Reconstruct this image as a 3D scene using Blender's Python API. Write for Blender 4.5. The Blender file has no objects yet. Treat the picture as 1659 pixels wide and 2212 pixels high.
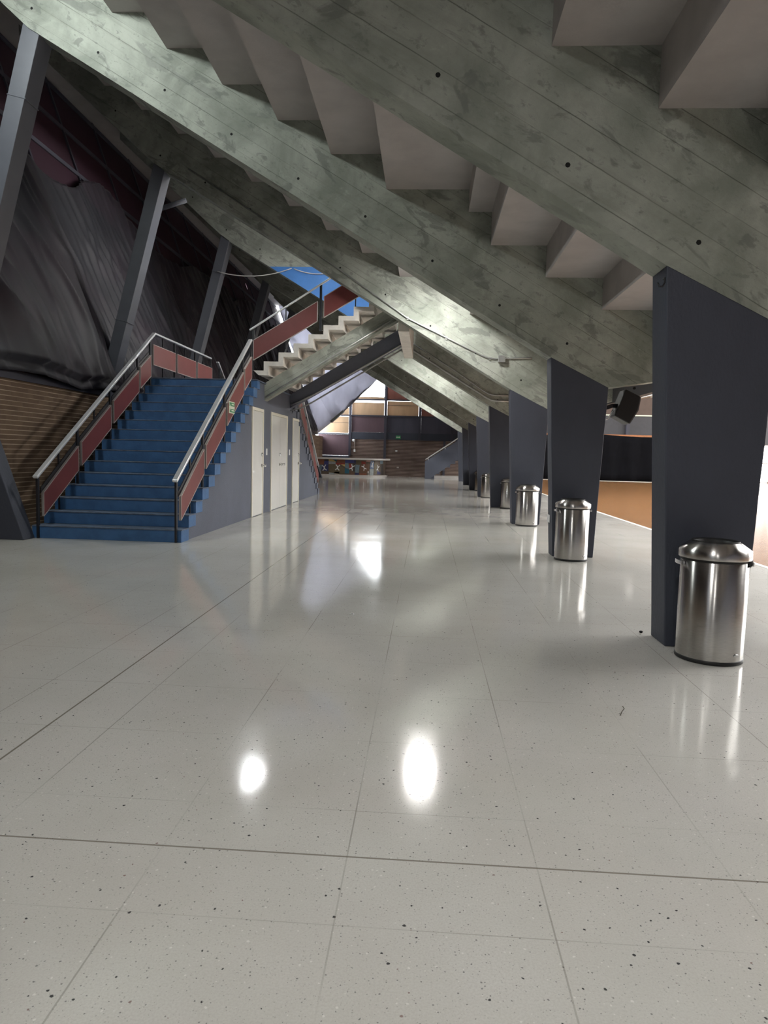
import bpy, bmesh, math, random
from mathutils import Vector, Matrix, noise as mnoise
random.seed(7)
SC = bpy.context.scene
COL = SC.collection
PI = math.pi

# ------------------------------------------------------------------ materials
def new_mat(name):
    m = bpy.data.materials.new(name); m.use_nodes = True
    nt = m.node_tree; nt.nodes.clear()
    out = nt.nodes.new('ShaderNodeOutputMaterial'); b = nt.nodes.new('ShaderNodeBsdfPrincipled')
    nt.links.new(b.outputs[0], out.inputs[0])
    return m, nt, b, out

class NB:
    """tiny node builder"""
    def __init__(s, nt): s.nt = nt; s.tc = None
    def n(s, t, **kw):
        x = s.nt.nodes.new(t)
        for k, v in kw.items(): setattr(x, k, v)
        return x
    def link(s, a, b): s.nt.links.new(a, b)
    def obj(s):
        if not s.tc: s.tc = s.n('ShaderNodeTexCoord')
        return s.tc.outputs['Object']
    def put(s, inp, v):
        if isinstance(v, (int, float)): inp.default_value = v
        elif isinstance(v, (tuple, list)):
            inp.default_value = tuple(v) + ((1,) if len(v) == 3 and len(inp.default_value) == 4 else ())
        else: s.link(v, inp)
    def math(s, op, a, b=0.0, c=None):
        x = s.n('ShaderNodeMath', operation=op); s.put(x.inputs[0], a); s.put(x.inputs[1], b)
        if c is not None: s.put(x.inputs[2], c)
        return x.outputs[0]
    def scale(s, vec, v):
        x = s.n('ShaderNodeVectorMath', operation='MULTIPLY'); s.link(vec, x.inputs[0]); x.inputs[1].default_value = v
        return x.outputs[0]
    def noise(s, scale, detail=4, rough=.55, vec=None, dist=0.0):
        x = s.n('ShaderNodeTexNoise'); x.inputs['Scale'].default_value = scale; x.inputs['Detail'].default_value = detail
        x.inputs['Roughness'].default_value = rough; x.inputs['Distortion'].default_value = dist
        s.link(vec if vec is not None else s.obj(), x.inputs['Vector'])
        return x.outputs[0]
    def ramp(s, f, a, b, lo=0.0, hi=1.0):
        x = s.n('ShaderNodeMapRange', clamp=True, interpolation_type='SMOOTHSTEP'); s.put(x.inputs[0], f)
        x.inputs[1].default_value = a; x.inputs[2].default_value = b; x.inputs[3].default_value = lo; x.inputs[4].default_value = hi
        return x.outputs[0]
    def mix(s, f, a, b, mode='MIX'):
        x = s.n('ShaderNodeMix', data_type='RGBA', blend_type=mode); s.put(x.inputs[0], f)
        s.put(x.inputs[6], a); s.put(x.inputs[7], b)
        return x.outputs[2]
    def sep(s, vec=None):
        x = s.n('ShaderNodeSeparateXYZ'); s.link(vec if vec is not None else s.obj(), x.inputs[0]); return x.outputs
    def bump(s, h, strength, dist=.01):
        x = s.n('ShaderNodeBump'); x.inputs['Strength'].default_value = strength; x.inputs['Distance'].default_value = dist
        s.link(h, x.inputs['Height']); return x.outputs[0]

def mk(name, col, rough=.6, metal=0., var=0.0, vscale=4., bump=0., bscale=40., spec=.5, stretch=None, coat=0.):
    m, nt, b, out = new_mat(name); g = NB(nt)
    b.inputs['Roughness'].default_value = rough; b.inputs['Metallic'].default_value = metal
    b.inputs['Specular IOR Level'].default_value = spec; b.inputs['Coat Weight'].default_value = coat
    vec = g.scale(g.obj(), stretch) if stretch else None
    if var:
        f = g.noise(vscale, 5, .6, vec)
        lo = tuple(c * (1 - var) for c in col); hi = tuple(min(1, c * (1 + var)) for c in col)
        g.link(g.mix(g.ramp(f, .3, .7), lo, hi), b.inputs['Base Color'])
    else:
        b.inputs['Base Color'].default_value = (*col, 1)
    if bump:
        g.link(g.bump(g.noise(bscale, 4, .6, vec), bump), b.inputs['Normal'])
    return m

def emit(name, col, strength):
    m = bpy.data.materials.new(name); m.use_nodes = True; nt = m.node_tree; nt.nodes.clear()
    out = nt.nodes.new('ShaderNodeOutputMaterial'); e = nt.nodes.new('ShaderNodeEmission')
    e.inputs[0].default_value = (*col, 1); e.inputs[1].default_value = strength
    nt.links.new(e.outputs[0], out.inputs[0]); return m

def translucent(name, col, amount=.5, var=.15):
    m, nt, b, out = new_mat(name); g = NB(nt)
    f = g.noise(1.2, 5, .6, g.scale(g.obj(), (1, 1, .3)))
    c = g.mix(g.ramp(f, .3, .7), tuple(x * (1 - var) for x in col), tuple(x * (1 + var) for x in col))
    g.link(c, b.inputs['Base Color']); b.inputs['Roughness'].default_value = .6
    t = g.n('ShaderNodeBsdfTranslucent'); g.link(c, t.inputs[0])
    mx = g.n('ShaderNodeMixShader'); mx.inputs[0].default_value = amount
    g.link(b.outputs[0], mx.inputs[1]); g.link(t.outputs[0], mx.inputs[2]); g.link(mx.outputs[0], out.inputs[0])
    return m

def concrete(name, tilt=(.511, .859), light=(.40, .42, .37), dark=(.22, .24, .205), line=.19):
    m, nt, b, out = new_mat(name); g = NB(nt); o = g.obj(); x, y, z = g.sep()
    perp = g.math('ADD', g.math('MULTIPLY', x, tilt[0]), g.math('MULTIPLY', z, tilt[1]))
    along = g.math('SUBTRACT', g.math('MULTIPLY', x, tilt[1]), g.math('MULTIPLY', z, tilt[0]))
    cv = g.n('ShaderNodeCombineXYZ'); g.link(along, cv.inputs[0]); g.link(y, cv.inputs[1]); g.link(perp, cv.inputs[2])
    wv = cv.outputs[0]
    c = g.mix(g.ramp(g.noise(1.6, 7, .62, wv, .4), .32, .68), dark, light)
    # board to board tone
    brd = g.n('ShaderNodeTexWhiteNoise', noise_dimensions='1D'); g.link(g.math('FLOOR', g.math('DIVIDE', perp, line)), brd.inputs[1])
    c = g.mix(g.math('MULTIPLY', brd.outputs[0], .16), c, (.17, .185, .16))
    # dark damp patches and pale laitance
    st = g.noise(2.6, 5, .6, g.scale(wv, (.8, 1, 1.6)), .8)
    c = g.mix(g.ramp(st, .57, .63, 0, .62), c, (.14, .15, .135))
    bl = g.noise(7.5, 4, .65, g.scale(wv, (1, 1, 1.4)), .3)
    c = g.mix(g.ramp(bl, .60, .66, 0, .55), c, (.155, .17, .15))
    c = g.mix(g.ramp(g.noise(13, 5, .7, g.scale(wv, (.7, 1, 1.3)), .4), .58, .68, 0, .45), c, (.15, .16, .145))
    c = g.mix(g.ramp(g.noise(1.1, 4, .6, g.scale(wv, (.6, 1, 1.5)), 1.0), .60, .64, 0, .45), c, (.17, .18, .165))
    c = g.mix(g.ramp(g.noise(3.7, 6, .7, wv, .2), .58, .72, 0, .5), c, (.44, .455, .40))
    # streaks along the boards, board joints
    sk = g.noise(6, 4, .6, g.scale(wv, (.12, .3, 3.2)))
    c = g.mix(g.ramp(sk, .52, .75, 0, .35), c, (.19, .2, .165))
    fr = g.math('PINGPONG', g.math('ADD', perp, g.math('MULTIPLY', g.noise(8, 2, .5, wv), .006)), line / 2)
    ln = g.ramp(fr, .0, .0055, 1, 0)
    br = g.ramp(g.noise(1.7, 3, .5, g.scale(wv, (.6, 1, 2.5))), .38, .62)
    c = g.mix(g.math('MULTIPLY', g.math('MULTIPLY', ln, br), .75), c, (.07, .075, .06))
    g.link(c, b.inputs['Base Color']); b.inputs['Roughness'].default_value = .78
    h = g.math('ADD', g.noise(30, 5, .7, wv), g.math('MULTIPLY', ln, -1.2))
    g.link(g.bump(h, .35, .012), b.inputs['Normal'])
    return m

def terrazzo(name):
    m, nt, b, out = new_mat(name); g = NB(nt); x, y, z = g.sep()
    c = g.mix(g.ramp(g.noise(.9, 5, .6), .3, .7), (.53, .515, .475), (.60, .585, .55))
    c = g.mix(g.ramp(g.noise(170, 3, .6), .35, .7, 0, .5), c, (.47, .45, .415))
    c = g.mix(g.ramp(g.noise(.55, 3, .5), .55, .72, 0, .25), c, (.60, .53, .47))
    def chips(scale, rad, thr, col, amt):
        nonlocal c
        v = g.n('ShaderNodeTexVoronoi', feature='F1'); v.inputs['Scale'].default_value = scale
        w = g.n('ShaderNodeVectorMath', operation='ADD')
        nz = g.n('ShaderNodeTexNoise'); nz.inputs['Scale'].default_value = scale * 1.6; g.link(g.obj(), nz.inputs['Vector'])
        g.link(g.scale(g.obj(), (1, 1, 0)), w.inputs[0]); g.link(g.scale(nz.outputs['Color'], (.5 / scale,) * 3), w.inputs[1])
        g.link(w.outputs[0], v.inputs['Vector'])
        rnd = g.sep(v.outputs['Color'])
        siz = g.math('MULTIPLY', rnd[1], rad)
        f = g.math('MULTIPLY', g.ramp(g.math('SUBTRACT', v.outputs['Distance'], siz), -.06, .06, 1, 0), g.math('GREATER_THAN', rnd[0], thr))
        c = g.mix(g.math('MULTIPLY', f, amt), c, col)
    chips(150, .30, .50, (.24, .23, .21), .45)
    chips(105, .28, .72, (.12, .115, .11), .7)
    chips(58, .26, .90, (.028, .028, .030), .95)
    chips(75, .28, .86, (.72, .70, .66), .8)
    chips(70, .25, .975, (.16, .06, .05), .7)
    def line(coord, off, period, width, amt, brk=True):
        nonlocal c
        s = g.math('SUBTRACT', coord, off)
        d = g.math('PINGPONG', s, period / 2) if period else g.math('ABSOLUTE', s)
        f = g.ramp(d, width * .5, width, amt, 0)
        if brk: f = g.math('MULTIPLY', f, g.ramp(g.noise(.8, 3, .6), .40, .60, .12, 1))
        c = g.mix(f, c, (.16, .135, .105))
    line(x, -.209, .585, .0032, .52); line(y, 2.288, .585, .0026, .36)
    line(x, -1.660, 0, .0065, .85, False); line(y, 2.014, 0, .005, .8, False)
    # faint scuffs
    sc = g.noise(5, 6, .75, g.scale(g.obj(), (1, .35, 1)), 2.5)
    c = g.mix(g.ramp(g.math('ABSOLUTE', g.math('SUBTRACT', sc, .5)), 0, .004, .18, 0), c, (.33, .30, .27))
    g.link(c, b.inputs['Base Color'])
    r = g.ramp(g.noise(1.3, 5, .65), .3, .75, .075, .135)
    g.link(r, b.inputs['Roughness']); b.inputs['Specular IOR Level'].default_value = .55
    wav = g.math('ADD', g.noise(2.2, 2, .5), g.math('MULTIPLY', g.noise(14, 2, .5), .12))
    g.link(g.bump(wav, .035, .02), b.inputs['Normal'])
    return m

def brick(name, base=(.17, .108, .066), base2=(.22, .145, .09), mortar=(.52, .41, .30), row=.07, axis='y', lw=.004):
    m, nt, b, out = new_mat(name); g = NB(nt); x, y, z = g.sep()
    u = y if axis == 'y' else x
    cv = g.n('ShaderNodeCombineXYZ'); g.link(u, cv.inputs[0]); g.link(z, cv.inputs[1])
    t = g.n('ShaderNodeTexBrick'); g.link(cv.outputs[0], t.inputs['Vector'])
    t.inputs['Color1'].default_value = (*base, 1); t.inputs['Color2'].default_value = (*base2, 1); t.inputs['Mortar'].default_value = (*base, 1)
    t.inputs['Scale'].default_value = 1; t.inputs['Mortar Size'].default_value = .004; t.inputs['Brick Width'].default_value = .28
    t.inputs['Row Height'].default_value = row; t.inputs['Bias'].default_value = -.1
    c = g.mix(g.ramp(g.noise(3, 5, .6), .3, .7, 0, .35), t.outputs[0], (.075, .045, .03))
    d = g.math('PINGPONG', z, row / 2)
    ln = g.ramp(d, lw, lw * 1.8, 1, 0)
    c = g.mix(g.math('MULTIPLY', ln, g.ramp(g.noise(1.2, 3, .5), .3, .6, .45, 1)), c, mortar)
    g.link(c, b.inputs['Base Color']); b.inputs['Roughness'].default_value = .8
    g.link(g.bump(g.math('ADD', ln, g.math('MULTIPLY', g.noise(60, 3, .6), .3)), .5, .008), b.inputs['Normal'])
    return m

def planks(name):
    m, nt, b, out = new_mat(name); g = NB(nt); x, y, z = g.sep()
    w = .09
    idx = g.math('FLOOR', g.math('DIVIDE', y, w))
    wn = g.n('ShaderNodeTexWhiteNoise', noise_dimensions='1D'); g.link(idx, wn.inputs[1])
    c = g.mix(wn.outputs[0], (.27, .125, .045), (.36, .185, .075))
    c = g.mix(g.ramp(g.noise(3, 5, .6, g.scale(g.obj(), (.3, 6, 1))), .35, .7, 0, .5), c, (.20, .085, .03))
    ln = g.ramp(g.math('PINGPONG', y, w / 2), .001, .003, .5, 0)
    c = g.mix(ln, c, (.14, .055, .02))
    g.link(c, b.inputs['Base Color']); b.inputs['Roughness'].default_value = .22
    return m

def steel_brushed(name, col=(.50, .485, .465), rough=.24, ani=.92):
    m, nt, b, out = new_mat(name); g = NB(nt)
    f = g.noise(30, 3, .6, g.scale(g.obj(), (1, 1, 14)))
    g.link(g.mix(g.ramp(f, .3, .7), tuple(c * .9 for c in col), tuple(min(1, c * 1.08) for c in col)), b.inputs['Base Color'])
    b.inputs['Metallic'].default_value = 1; b.inputs['Roughness'].default_value = rough
    b.inputs['Anisotropic'].default_value = ani; b.inputs['Anisotropic Rotation'].default_value = .25
    tg = g.n('ShaderNodeTangent', direction_type='RADIAL', axis='Z'); g.link(tg.outputs[0], b.inputs['Tangent'])
    return m

M = {}
M['terrazzo'] = terrazzo('terrazzo')
M['concrete'] = concrete('board_concrete')
M['stringer'] = concrete('stringer_concrete', tilt=(-.515, .857), line=.21)
M['soffit'] = mk('soffit_paint', (.385, .36, .35), .8, var=.07, vscale=2.5, bump=.15, bscale=60)
M['navy'] = mk('navy_wall_paint', (.047, .053, .074), .62, var=.10, vscale=1.4, bump=.35, bscale=55, stretch=(1, 1, .45))
M['navy_wall'] = mk('grey_blue_wall_paint', (.095, .105, .14), .65, var=.09, vscale=1.3, bump=.3, bscale=50)
M['steelpaint'] = mk('dark_steel_paint', (.10, .105, .125), .42, var=.06, vscale=3)
M['black'] = mk('black_metal_paint', (.012, .012, .016), .4)
M['rail'] = mk('satin_aluminium', (.80, .81, .83), .33, .55, var=.05, vscale=8)
M['edge'] = mk('aluminium_edging', (.50, .45, .42), .45, .4)
M['red'] = mk('maroon_panel_paint', (.19, .05, .047), .38, var=.10, vscale=2.2)
M['blue'] = mk('blue_step_paint', (.046, .128, .285), .5, var=.15, vscale=5, bump=.2, bscale=35)
M['tread'] = mk('worn_blue_tread', (.095, .125, .18), .55, var=.3, vscale=9, bump=.2)
M['bluewall'] = mk('bright_blue_paint', (.06, .22, .60), .6, var=.06)
M['white'] = mk('white_stair_paint', (.70, .67, .62), .7, var=.10, vscale=6, bump=.25, bscale=30)
M['door'] = mk('ivory_door_paint', (.86, .85, .81), .20, var=.02, vscale=3, bump=.10, bscale=3.5, coat=.4)
M['doorframe'] = mk('cream_frame_paint', (.76, .72, .61), .4)
M['chrome'] = mk('chrome', (.62, .62, .62), .18, 1.)
M['brick'] = brick('brown_brick')
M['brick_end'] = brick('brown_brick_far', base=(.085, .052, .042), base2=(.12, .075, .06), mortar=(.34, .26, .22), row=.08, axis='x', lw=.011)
M['planks'] = planks('court_planks')
M['whiteline'] = mk('white_line_paint', (.72, .70, .66), .4)
M['bin'] = steel_brushed('brushed_steel')
M['binlid'] = steel_brushed('brushed_steel_lid', (.53, .51, .49), .26, .85)
M['rubber'] = mk('black_rubber', (.012, .012, .012), .5)
M['bag'] = mk('black_bag', (.015, .015, .017), .25, bump=.8, bscale=45)
M['plastic_white'] = mk('white_plastic', (.78, .78, .78), .4)
M['spk'] = mk('black_speaker', (.005, .005, .006), .55, bump=.3, bscale=180)
M['galv'] = mk('galvanised_pipe', (.42, .43, .42), .38, .75, var=.12, vscale=6)
M['pipe_dark'] = mk('painted_pipe', (.30, .31, .30), .5, .2)
M['maroon'] = translucent('maroon_cladding', (.044, .017, .029), .10)
M['frame'] = mk('dark_window_frame', (.055, .055, .075), .5)
M['tan'] = translucent('tan_panel', (.58, .41, .255), .10)
M['brown'] = translucent('red_brown_panel', (.30, .12, .09), .08)
M['plum'] = translucent('plum_panel', (.135, .085, .10), .03)
M['navypanel'] = translucent('navy_panel', (.075, .075, .105), .02)
M['greypanel'] = mk('grey_wall_panel', (.065, .065, .072), .6, var=.05)
M['pinkpanel'] = mk('brown_wall_panel', (.11, .073, .055), .6, var=.06)
M['tarp'] = translucent('grey_tarpaulin', (.50, .50, .55), .50, .10)
M['blackcloth'] = mk('black_cloth', (.0040, .0042, .006), .9, spec=.15, var=.2, vscale=2)
M['woodtrim'] = mk('orange_wood', (.45, .17, .06), .45, var=.15, vscale=5)
M['bartop'] = mk('bar_top', (.62, .58, .55), .35, var=.06)
M['glass_white'] = mk('frosted', (.8, .8, .8), .3)
M['green'] = mk('sign_green', (.035, .27, .10), .4)
M['signwhite'] = mk('sign_white', (.75, .80, .66), .4)
M['cable'] = mk('white_cable', (.62, .62, .60), .5)
M['hole'] = mk('tie_hole_black', (.006, .006, .006), .9)
M['leaf'] = mk('dry_stem', (.06, .05, .03), .7)
def curtain_mat():
    m, nt, b, out = new_mat('dark_curtain_cloth'); g = NB(nt)
    c = g.mix(g.ramp(g.noise(.55, 4, .55, None, .5), .38, .64), (.0095, .0095, .0155), (.020, .012, .021))
    c = g.mix(g.ramp(g.noise(2.0, 5, .6), .45, .75, 0, .5), c, (.018, .019, .026))
    g.link(c, b.inputs['Base Color']); b.inputs['Roughness'].default_value = .6
    b.inputs['Sheen Weight'].default_value = .08
    return m
M['curtain'] = curtain_mat()
LAMP = 165.
M['lamp'] = emit('lamp_diffuser', (1.0, .99, .95), LAMP)
M['lamp_fill'] = emit('lamp_fill_diffuser', (1.0, .99, .96), 118.)  # for the two added fill lamps above and behind the camera
M['lamp_hi'] = emit('flood_diffuser', (.93, 1.0, .97), 140.)
M['court_fill_pane'] = emit('court_fill_glow', (1.0, .985, .96), 5.2)  # glow of the added, unseen court roof panes
M['sky_high'] = emit('skylight_pane_bright', (.97, .99, 1.0), 60.)
M['side_fill_pane'] = emit('side_fill_glow', (1.0, .99, .97), 9.0)  # glow of the added, unseen right wall panes
M['bright_pane'] = emit('sunlit_glass', (1.0, 1.0, 1.0), 5.)

# ------------------------------------------------------------------ mesh helpers
def finish(bm, name, mat, parent=None, smooth=False, bevel=0., bseg=2):
    bmesh.ops.recalc_face_normals(bm, faces=bm.faces)
    me = bpy.data.meshes.new(name); bm.to_mesh(me); bm.free()
    for m in (mat if isinstance(mat, (list, tuple)) else [mat]): me.materials.append(m)
    o = bpy.data.objects.new(name, me); COL.objects.link(o)
    if smooth:
        for p in me.polygons: p.use_smooth = True
        md = o.modifiers.new('es', 'EDGE_SPLIT'); md.split_angle = math.radians(38)
    if bevel:
        md = o.modifiers.new('bv', 'BEVEL'); md.width = bevel; md.segments = bseg; md.limit_method = 'ANGLE'; md.angle_limit = math.radians(40)
    if parent is not None:
        o.parent = parent
        if tuple(parent.location) != (0, 0, 0) and not getattr(finish, 'local', False):
            o.matrix_parent_inverse = Matrix.Translation(-Vector(parent.location))
    return o

def box(bm, x0, x1, y0, y1, z0, z1, mi=0):
    vs = [bm.verts.new((x, y, z)) for x in (x0, x1) for y in (y0, y1) for z in (z0, z1)]
    F = [(0, 1, 3, 2), (4, 6, 7, 5), (0, 4, 5, 1), (2, 3, 7, 6), (0, 2, 6, 4), (1, 5, 7, 3)]
    for f in F:
        fc = bm.faces.new([vs[i] for i in f]); fc.material_index = mi
    return vs

def prism(bm, poly, axis, a, b, mi=0):
    """poly: 2-D outline in the other two axes (in x,y,z order), extruded from a to b along axis."""
    def P(p, t):
        if axis == 'x': return (t, p[0], p[1])
        if axis == 'y': return (p[0], t, p[1])
        return (p[0], p[1], t)
    v0 = [bm.verts.new(P(p, a)) for p in poly]; v1 = [bm.verts.new(P(p, b)) for p in poly]
    n = len(poly); fs = [bm.faces.new(v0), bm.faces.new(v1[::-1])]
    for i in range(n):
        fs.append(bm.faces.new((v0[i], v1[i], v1[(i + 1) % n], v0[(i + 1) % n])))
    for f in fs: f.material_index = mi

def tube(bm, pts, r, seg=10, mi=0, caps=True):
    pts = [Vector(p) for p in pts]; rings = []
    up = Vector((0, 0, 1))
    for i, p in enumerate(pts):
        if i == 0: t = pts[1] - p
        elif i == len(pts) - 1: t = p - pts[i - 1]
        else: t = (pts[i + 1] - p).normalized() + (p - pts[i - 1]).normalized()
        t.normalize()
        a = t.cross(up)
        if a.length < .01: a = t.cross(Vector((0, 1, 0)))
        a.normalize(); b = a.cross(t)
        rings.append([bm.verts.new(p + r * (math.cos(2 * PI * k / seg) * a + math.sin(2 * PI * k / seg) * b)) for k in range(seg)])
    for A, B in zip(rings, rings[1:]):
        for k in range(seg):
            f = bm.faces.new((A[k], A[(k + 1) % seg], B[(k + 1) % seg], B[k])); f.material_index = mi; f.smooth = True
    if caps:
        for R in (rings[0][::-1], rings[-1]):
            f = bm.faces.new(R); f.material_index = mi

def rect_tube(bm, pts, w, h, side=(1, 0, 0), mi=0):
    """rectangular section sweep; w along 'side', h perpendicular to path and side"""
    pts = [Vector(p) for p in pts]; s = Vector(side); rings = []
    for i, p in enumerate(pts):
        if i == 0: t = (pts[1] - p).normalized(); k = 1
        elif i == len(pts) - 1: t = (p - pts[i - 1]).normalized(); k = 1
        else:
            t1 = (pts[i + 1] - p).normalized(); t0 = (p - pts[i - 1]).normalized(); t = (t0 + t1).normalized(); k = 1 / max(.3, t.dot(t1))
        n = s.cross(t).normalized() * k
        rings.append([bm.verts.new(p + s * (w / 2 * a) + n * (h / 2 * b)) for a, b in ((-1, -1), (1, -1), (1, 1), (-1, 1))])
    for A, B in zip(rings, rings[1:]):
        for k in range(4):
            bm.faces.new((A[k], A[(k + 1) % 4], B[(k + 1) % 4], B[k])).material_index = mi
    bm.faces.new(rings[0][::-1]); bm.faces.new(rings[-1])

def lathe(bm, prof, seg=48, cx=0, cy=0, mi=0, cap_bottom=True, cap_top=False, smooth=True):
    rings = [[bm.verts.new((cx + r * math.cos(2 * PI * k / seg), cy + r * math.sin(2 * PI * k / seg), z)) for k in range(seg)] for r, z in prof]
    for A, B in zip(rings, rings[1:]):
        for k in range(seg):
            f = bm.faces.new((A[k], A[(k + 1) % seg], B[(k + 1) % seg], B[k])); f.smooth = smooth; f.material_index = mi
    if cap_bottom: bm.faces.new(rings[0][::-1]).material_index = mi
    if cap_top: bm.faces.new(rings[-1]).material_index = mi

def new(): return bmesh.new()
def tag(o, label=None, cat=None, group=None, kind=None):
    if label: o['label'] = label
    if cat: o['category'] = cat
    if group: o['group'] = group
    if kind: o['kind'] = kind
    return o
def thing(name, label, cat, loc=(0, 0, 0), group=None, kind=None):
    o = bpy.data.objects.new(name, None); COL.objects.link(o); o.location = loc; o.empty_display_size = .1
    return tag(o, label, cat, group, kind)
def part_box(name, mat, parent, *b, bevel=0.):
    bm = new(); box(bm, *b); return finish(bm, name, mat, parent, bevel=bevel)

# ------------------------------------------------------------------ camera
f_px = 1472.0; pitch, yaw, roll = .0842, .060, .0254
cy_, sy_ = math.cos(yaw), math.sin(yaw); cp_, sp_ = math.cos(pitch), math.sin(pitch)
fwd = Vector((-sy_ * cp_, cy_ * cp_, -sp_)); right = Vector((cy_, sy_, 0)); up = right.cross(fwd)
r2 = math.cos(roll) * right + math.sin(roll) * up; u2 = -math.sin(roll) * right + math.cos(roll) * up
cam = bpy.data.cameras.new('camera'); camo = bpy.data.objects.new('camera', cam); COL.objects.link(camo)
mw = Matrix((r2, u2, -fwd)).transposed().to_4x4(); mw.translation = (0, 0, 1.25); camo.matrix_world = mw
cam.sensor_fit = 'AUTO'; cam.sensor_width = 36; cam.lens = f_px / 2212 * 36; cam.clip_start = .05; cam.clip_end = 300
SC.camera = camo

# ------------------------------------------------------------------ layout numbers
PY = [4.65, 8.80, 12.98, 17.20, 21.50, 25.75, 30.15, 34.35]     # front face of every pillar and raker beam
TH = .285
STEPS = [(-9.3, -7.60, 9.27), (-7.60, -6.90, 8.84), (-6.90, -6.20, 8.40), (-6.20, -5.50, 7.97), (-5.50, -4.80, 7.54), (-4.80, -4.10, 7.11),
         (-4.10, -3.40, 6.68), (-3.40, -2.69, 6.246), (-2.69, -1.984, 5.81), (-1.984, -1.306, 5.38), (-1.306, -.60, 4.973), (-.60, .43, 4.55),
         (.43, .72, 4.28), (.72, 1.41, 3.88), (1.41, 2.12, 3.495), (2.12, 2.79, 3.11), (2.79, 3.40, 2.74)]
YE = 39.5                                                         # end wall
def zig(steps, drop=None):
    pts = []
    for i, (a, b, z) in enumerate(steps): pts += [(a, z), (b, z)]
    return pts

# ------------------------------------------------------------------ shell
bm = new(); box(bm, -9.5, 4.12, -9, YE + .2, -.2, 0)
tag(finish(bm, 'floor', M['terrazzo']), kind='structure')
bm = new(); box(bm, 4.20, 30, -9, 46.2, -.2, .0)
tag(finish(bm, 'court_floor', M['planks']), kind='structure')
bm = new(); box(bm, 4.12, 4.20, -9, 46.2, -.2, .004)
tag(finish(bm, 'trim_1', M['whiteline']), kind='structure')
# stepped underside of the seating (vomitory left open between third and fourth beam)
bm = new()
def deck(steps, y0, y1):
    low = zig(steps); top = [(x + .10, z + .12) for x, z in low][::-1]
    prism(bm, low + top, 'y', y0, y1)
deck(STEPS, -9, 13.13); deck(STEPS[:5], 13.13, 17.34); deck(STEPS[11:], 13.13, 17.34); deck(STEPS, 17.34, YE)
tag(finish(bm, 'ceiling', M['soffit']), kind='structure')
bm = new(); box(bm, 3.40, 3.52, -9, 40.5, 2.30, 3.85)
tag(finish(bm, 'wall_parapet', M['greypanel']), kind='structure')

# ------------------------------------------------------------------ raker beams
def zb(x): return 2.52 + .595 * (1.52 - x) if x > -5.2 else 6.52 + .898 * (-5.2 - x)
ORD = ['nearest', 'second', 'third', 'fourth', 'fifth', 'sixth', 'seventh', 'farthest']
beam_lab = ['board-marked raw concrete beam crossing above the nearest trash can, largest in view',
            'pale mottled concrete beam resting on the pillar with a white sticker at its foot',
            'lit concrete beam carrying one thin conduit that ends in a grey junction box',
            'dark concrete beam with blue painted band beside the upper white stairs',
            'bright concrete beam just behind the pair of bent grey conduits',
            'dull concrete beam on the first dark pillar past the fifth one, without any conduit',
            'shaded slim concrete beam just in front of the brightest far one',
            'pale far concrete beam touching the orange and brown window panels']
for k, y in enumerate(PY):
    bm = new()
    out = [(3.40, 2.33), (2.25, 2.155), (1.52, 2.52), (-5.2, 6.52), (-7.84, 8.89), (-7.84, 9.27)]
    zz = zig(STEPS)[1:]
    zz = [p for p in zz if p[0] > -7.8]
    poly = out[:6] + zz
    if k in (2, 3): pass
    prism(bm, poly, 'y', y, y + TH, 0)
    # formwork tie holes
    for j in range(11):
        x = -6.0 + .857 * j
        zc = zb(x) + .26 + .03 * math.sin(j * 2.1 + k)
        c = [bm.verts.new((x + .017 * math.cos(a * PI / 4), y - .0015, zc + .017 * math.sin(a * PI / 4))) for a in range(8)]
        c2 = [bm.verts.new((v.co.x, y + .02, v.co.z)) for v in c]
        f = bm.faces.new(c); f.material_index = 1
        for a in range(8):
            bm.faces.new((c[a], c2[a], c2[(a + 1) % 8], c[(a + 1) % 8])).material_index = 1
    if k == 3:   # blue paint of the stair landing, on the front face only, cut by the beam outline
        zt = 5.835
        xa = 1.52 - (zt - 2.52) / .595
        xs = [-.42]
        z1, z2 = zb(-.62) + .002, zt
        pl = [(xa + .01, zt), (-1.31, zb(-1.31) + .004), (-1.31, 5.38), (-1.984, 5.38), (-1.984, 5.81), (-2.05, 5.81), (-2.05, zt)]
        prism(bm, pl, 'y', y - .004, y + .01, 2)
    o = finish(bm, 'concrete_beam', [M['concrete'], M['hole'], M['bluewall']])
    tag(o, beam_lab[k], 'beam', 'slanting concrete beams', 'thing')

# ------------------------------------------------------------------ pillars
pil_lab = ['dark navy pillar behind the nearest trash can, largest of the row',
           'dark navy pillar with a white sticker low on its edge, loudspeaker behind it',
           'lighter grey-blue pillar, third from the camera, under the beam with the junction box',
           'dark pillar, fourth from the camera, behind the first domed steel bin',
           'lighter grey-blue pillar, fifth from the camera, behind a bin with black slotted dome',
           'dark narrow pillar, sixth from the camera, third from the far end of the row',
           'dark narrow pillar, seventh from the camera, one before the last',
           'small grey-blue pillar at the far end of the row beside the navy staircase wall']
for k, y in enumerate(PY):
    bm = new()
    prism(bm, [(1.652, 0), (2.165, 0), (2.25, 2.157), (1.52, 2.523)], 'y', y, y + TH)
    bmesh.ops.subdivide_edges(bm, edges=[e for e in bm.edges if abs(e.verts[0].co.z - e.verts[1].co.z) > 1.5], cuts=14, use_grid_fill=True)
    for v in bm.verts:
        if .05 < v.co.z < 2.1: v.co.x += .004 * mnoise.noise((v.co.x * 3, v.co.y * 3, v.co.z * 4 + k))
    o = finish(bm, 'pillar', M['navy'], bevel=.008)
    tag(o, pil_lab[k], 'pillar', 'navy pillars along the court', 'thing')

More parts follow.
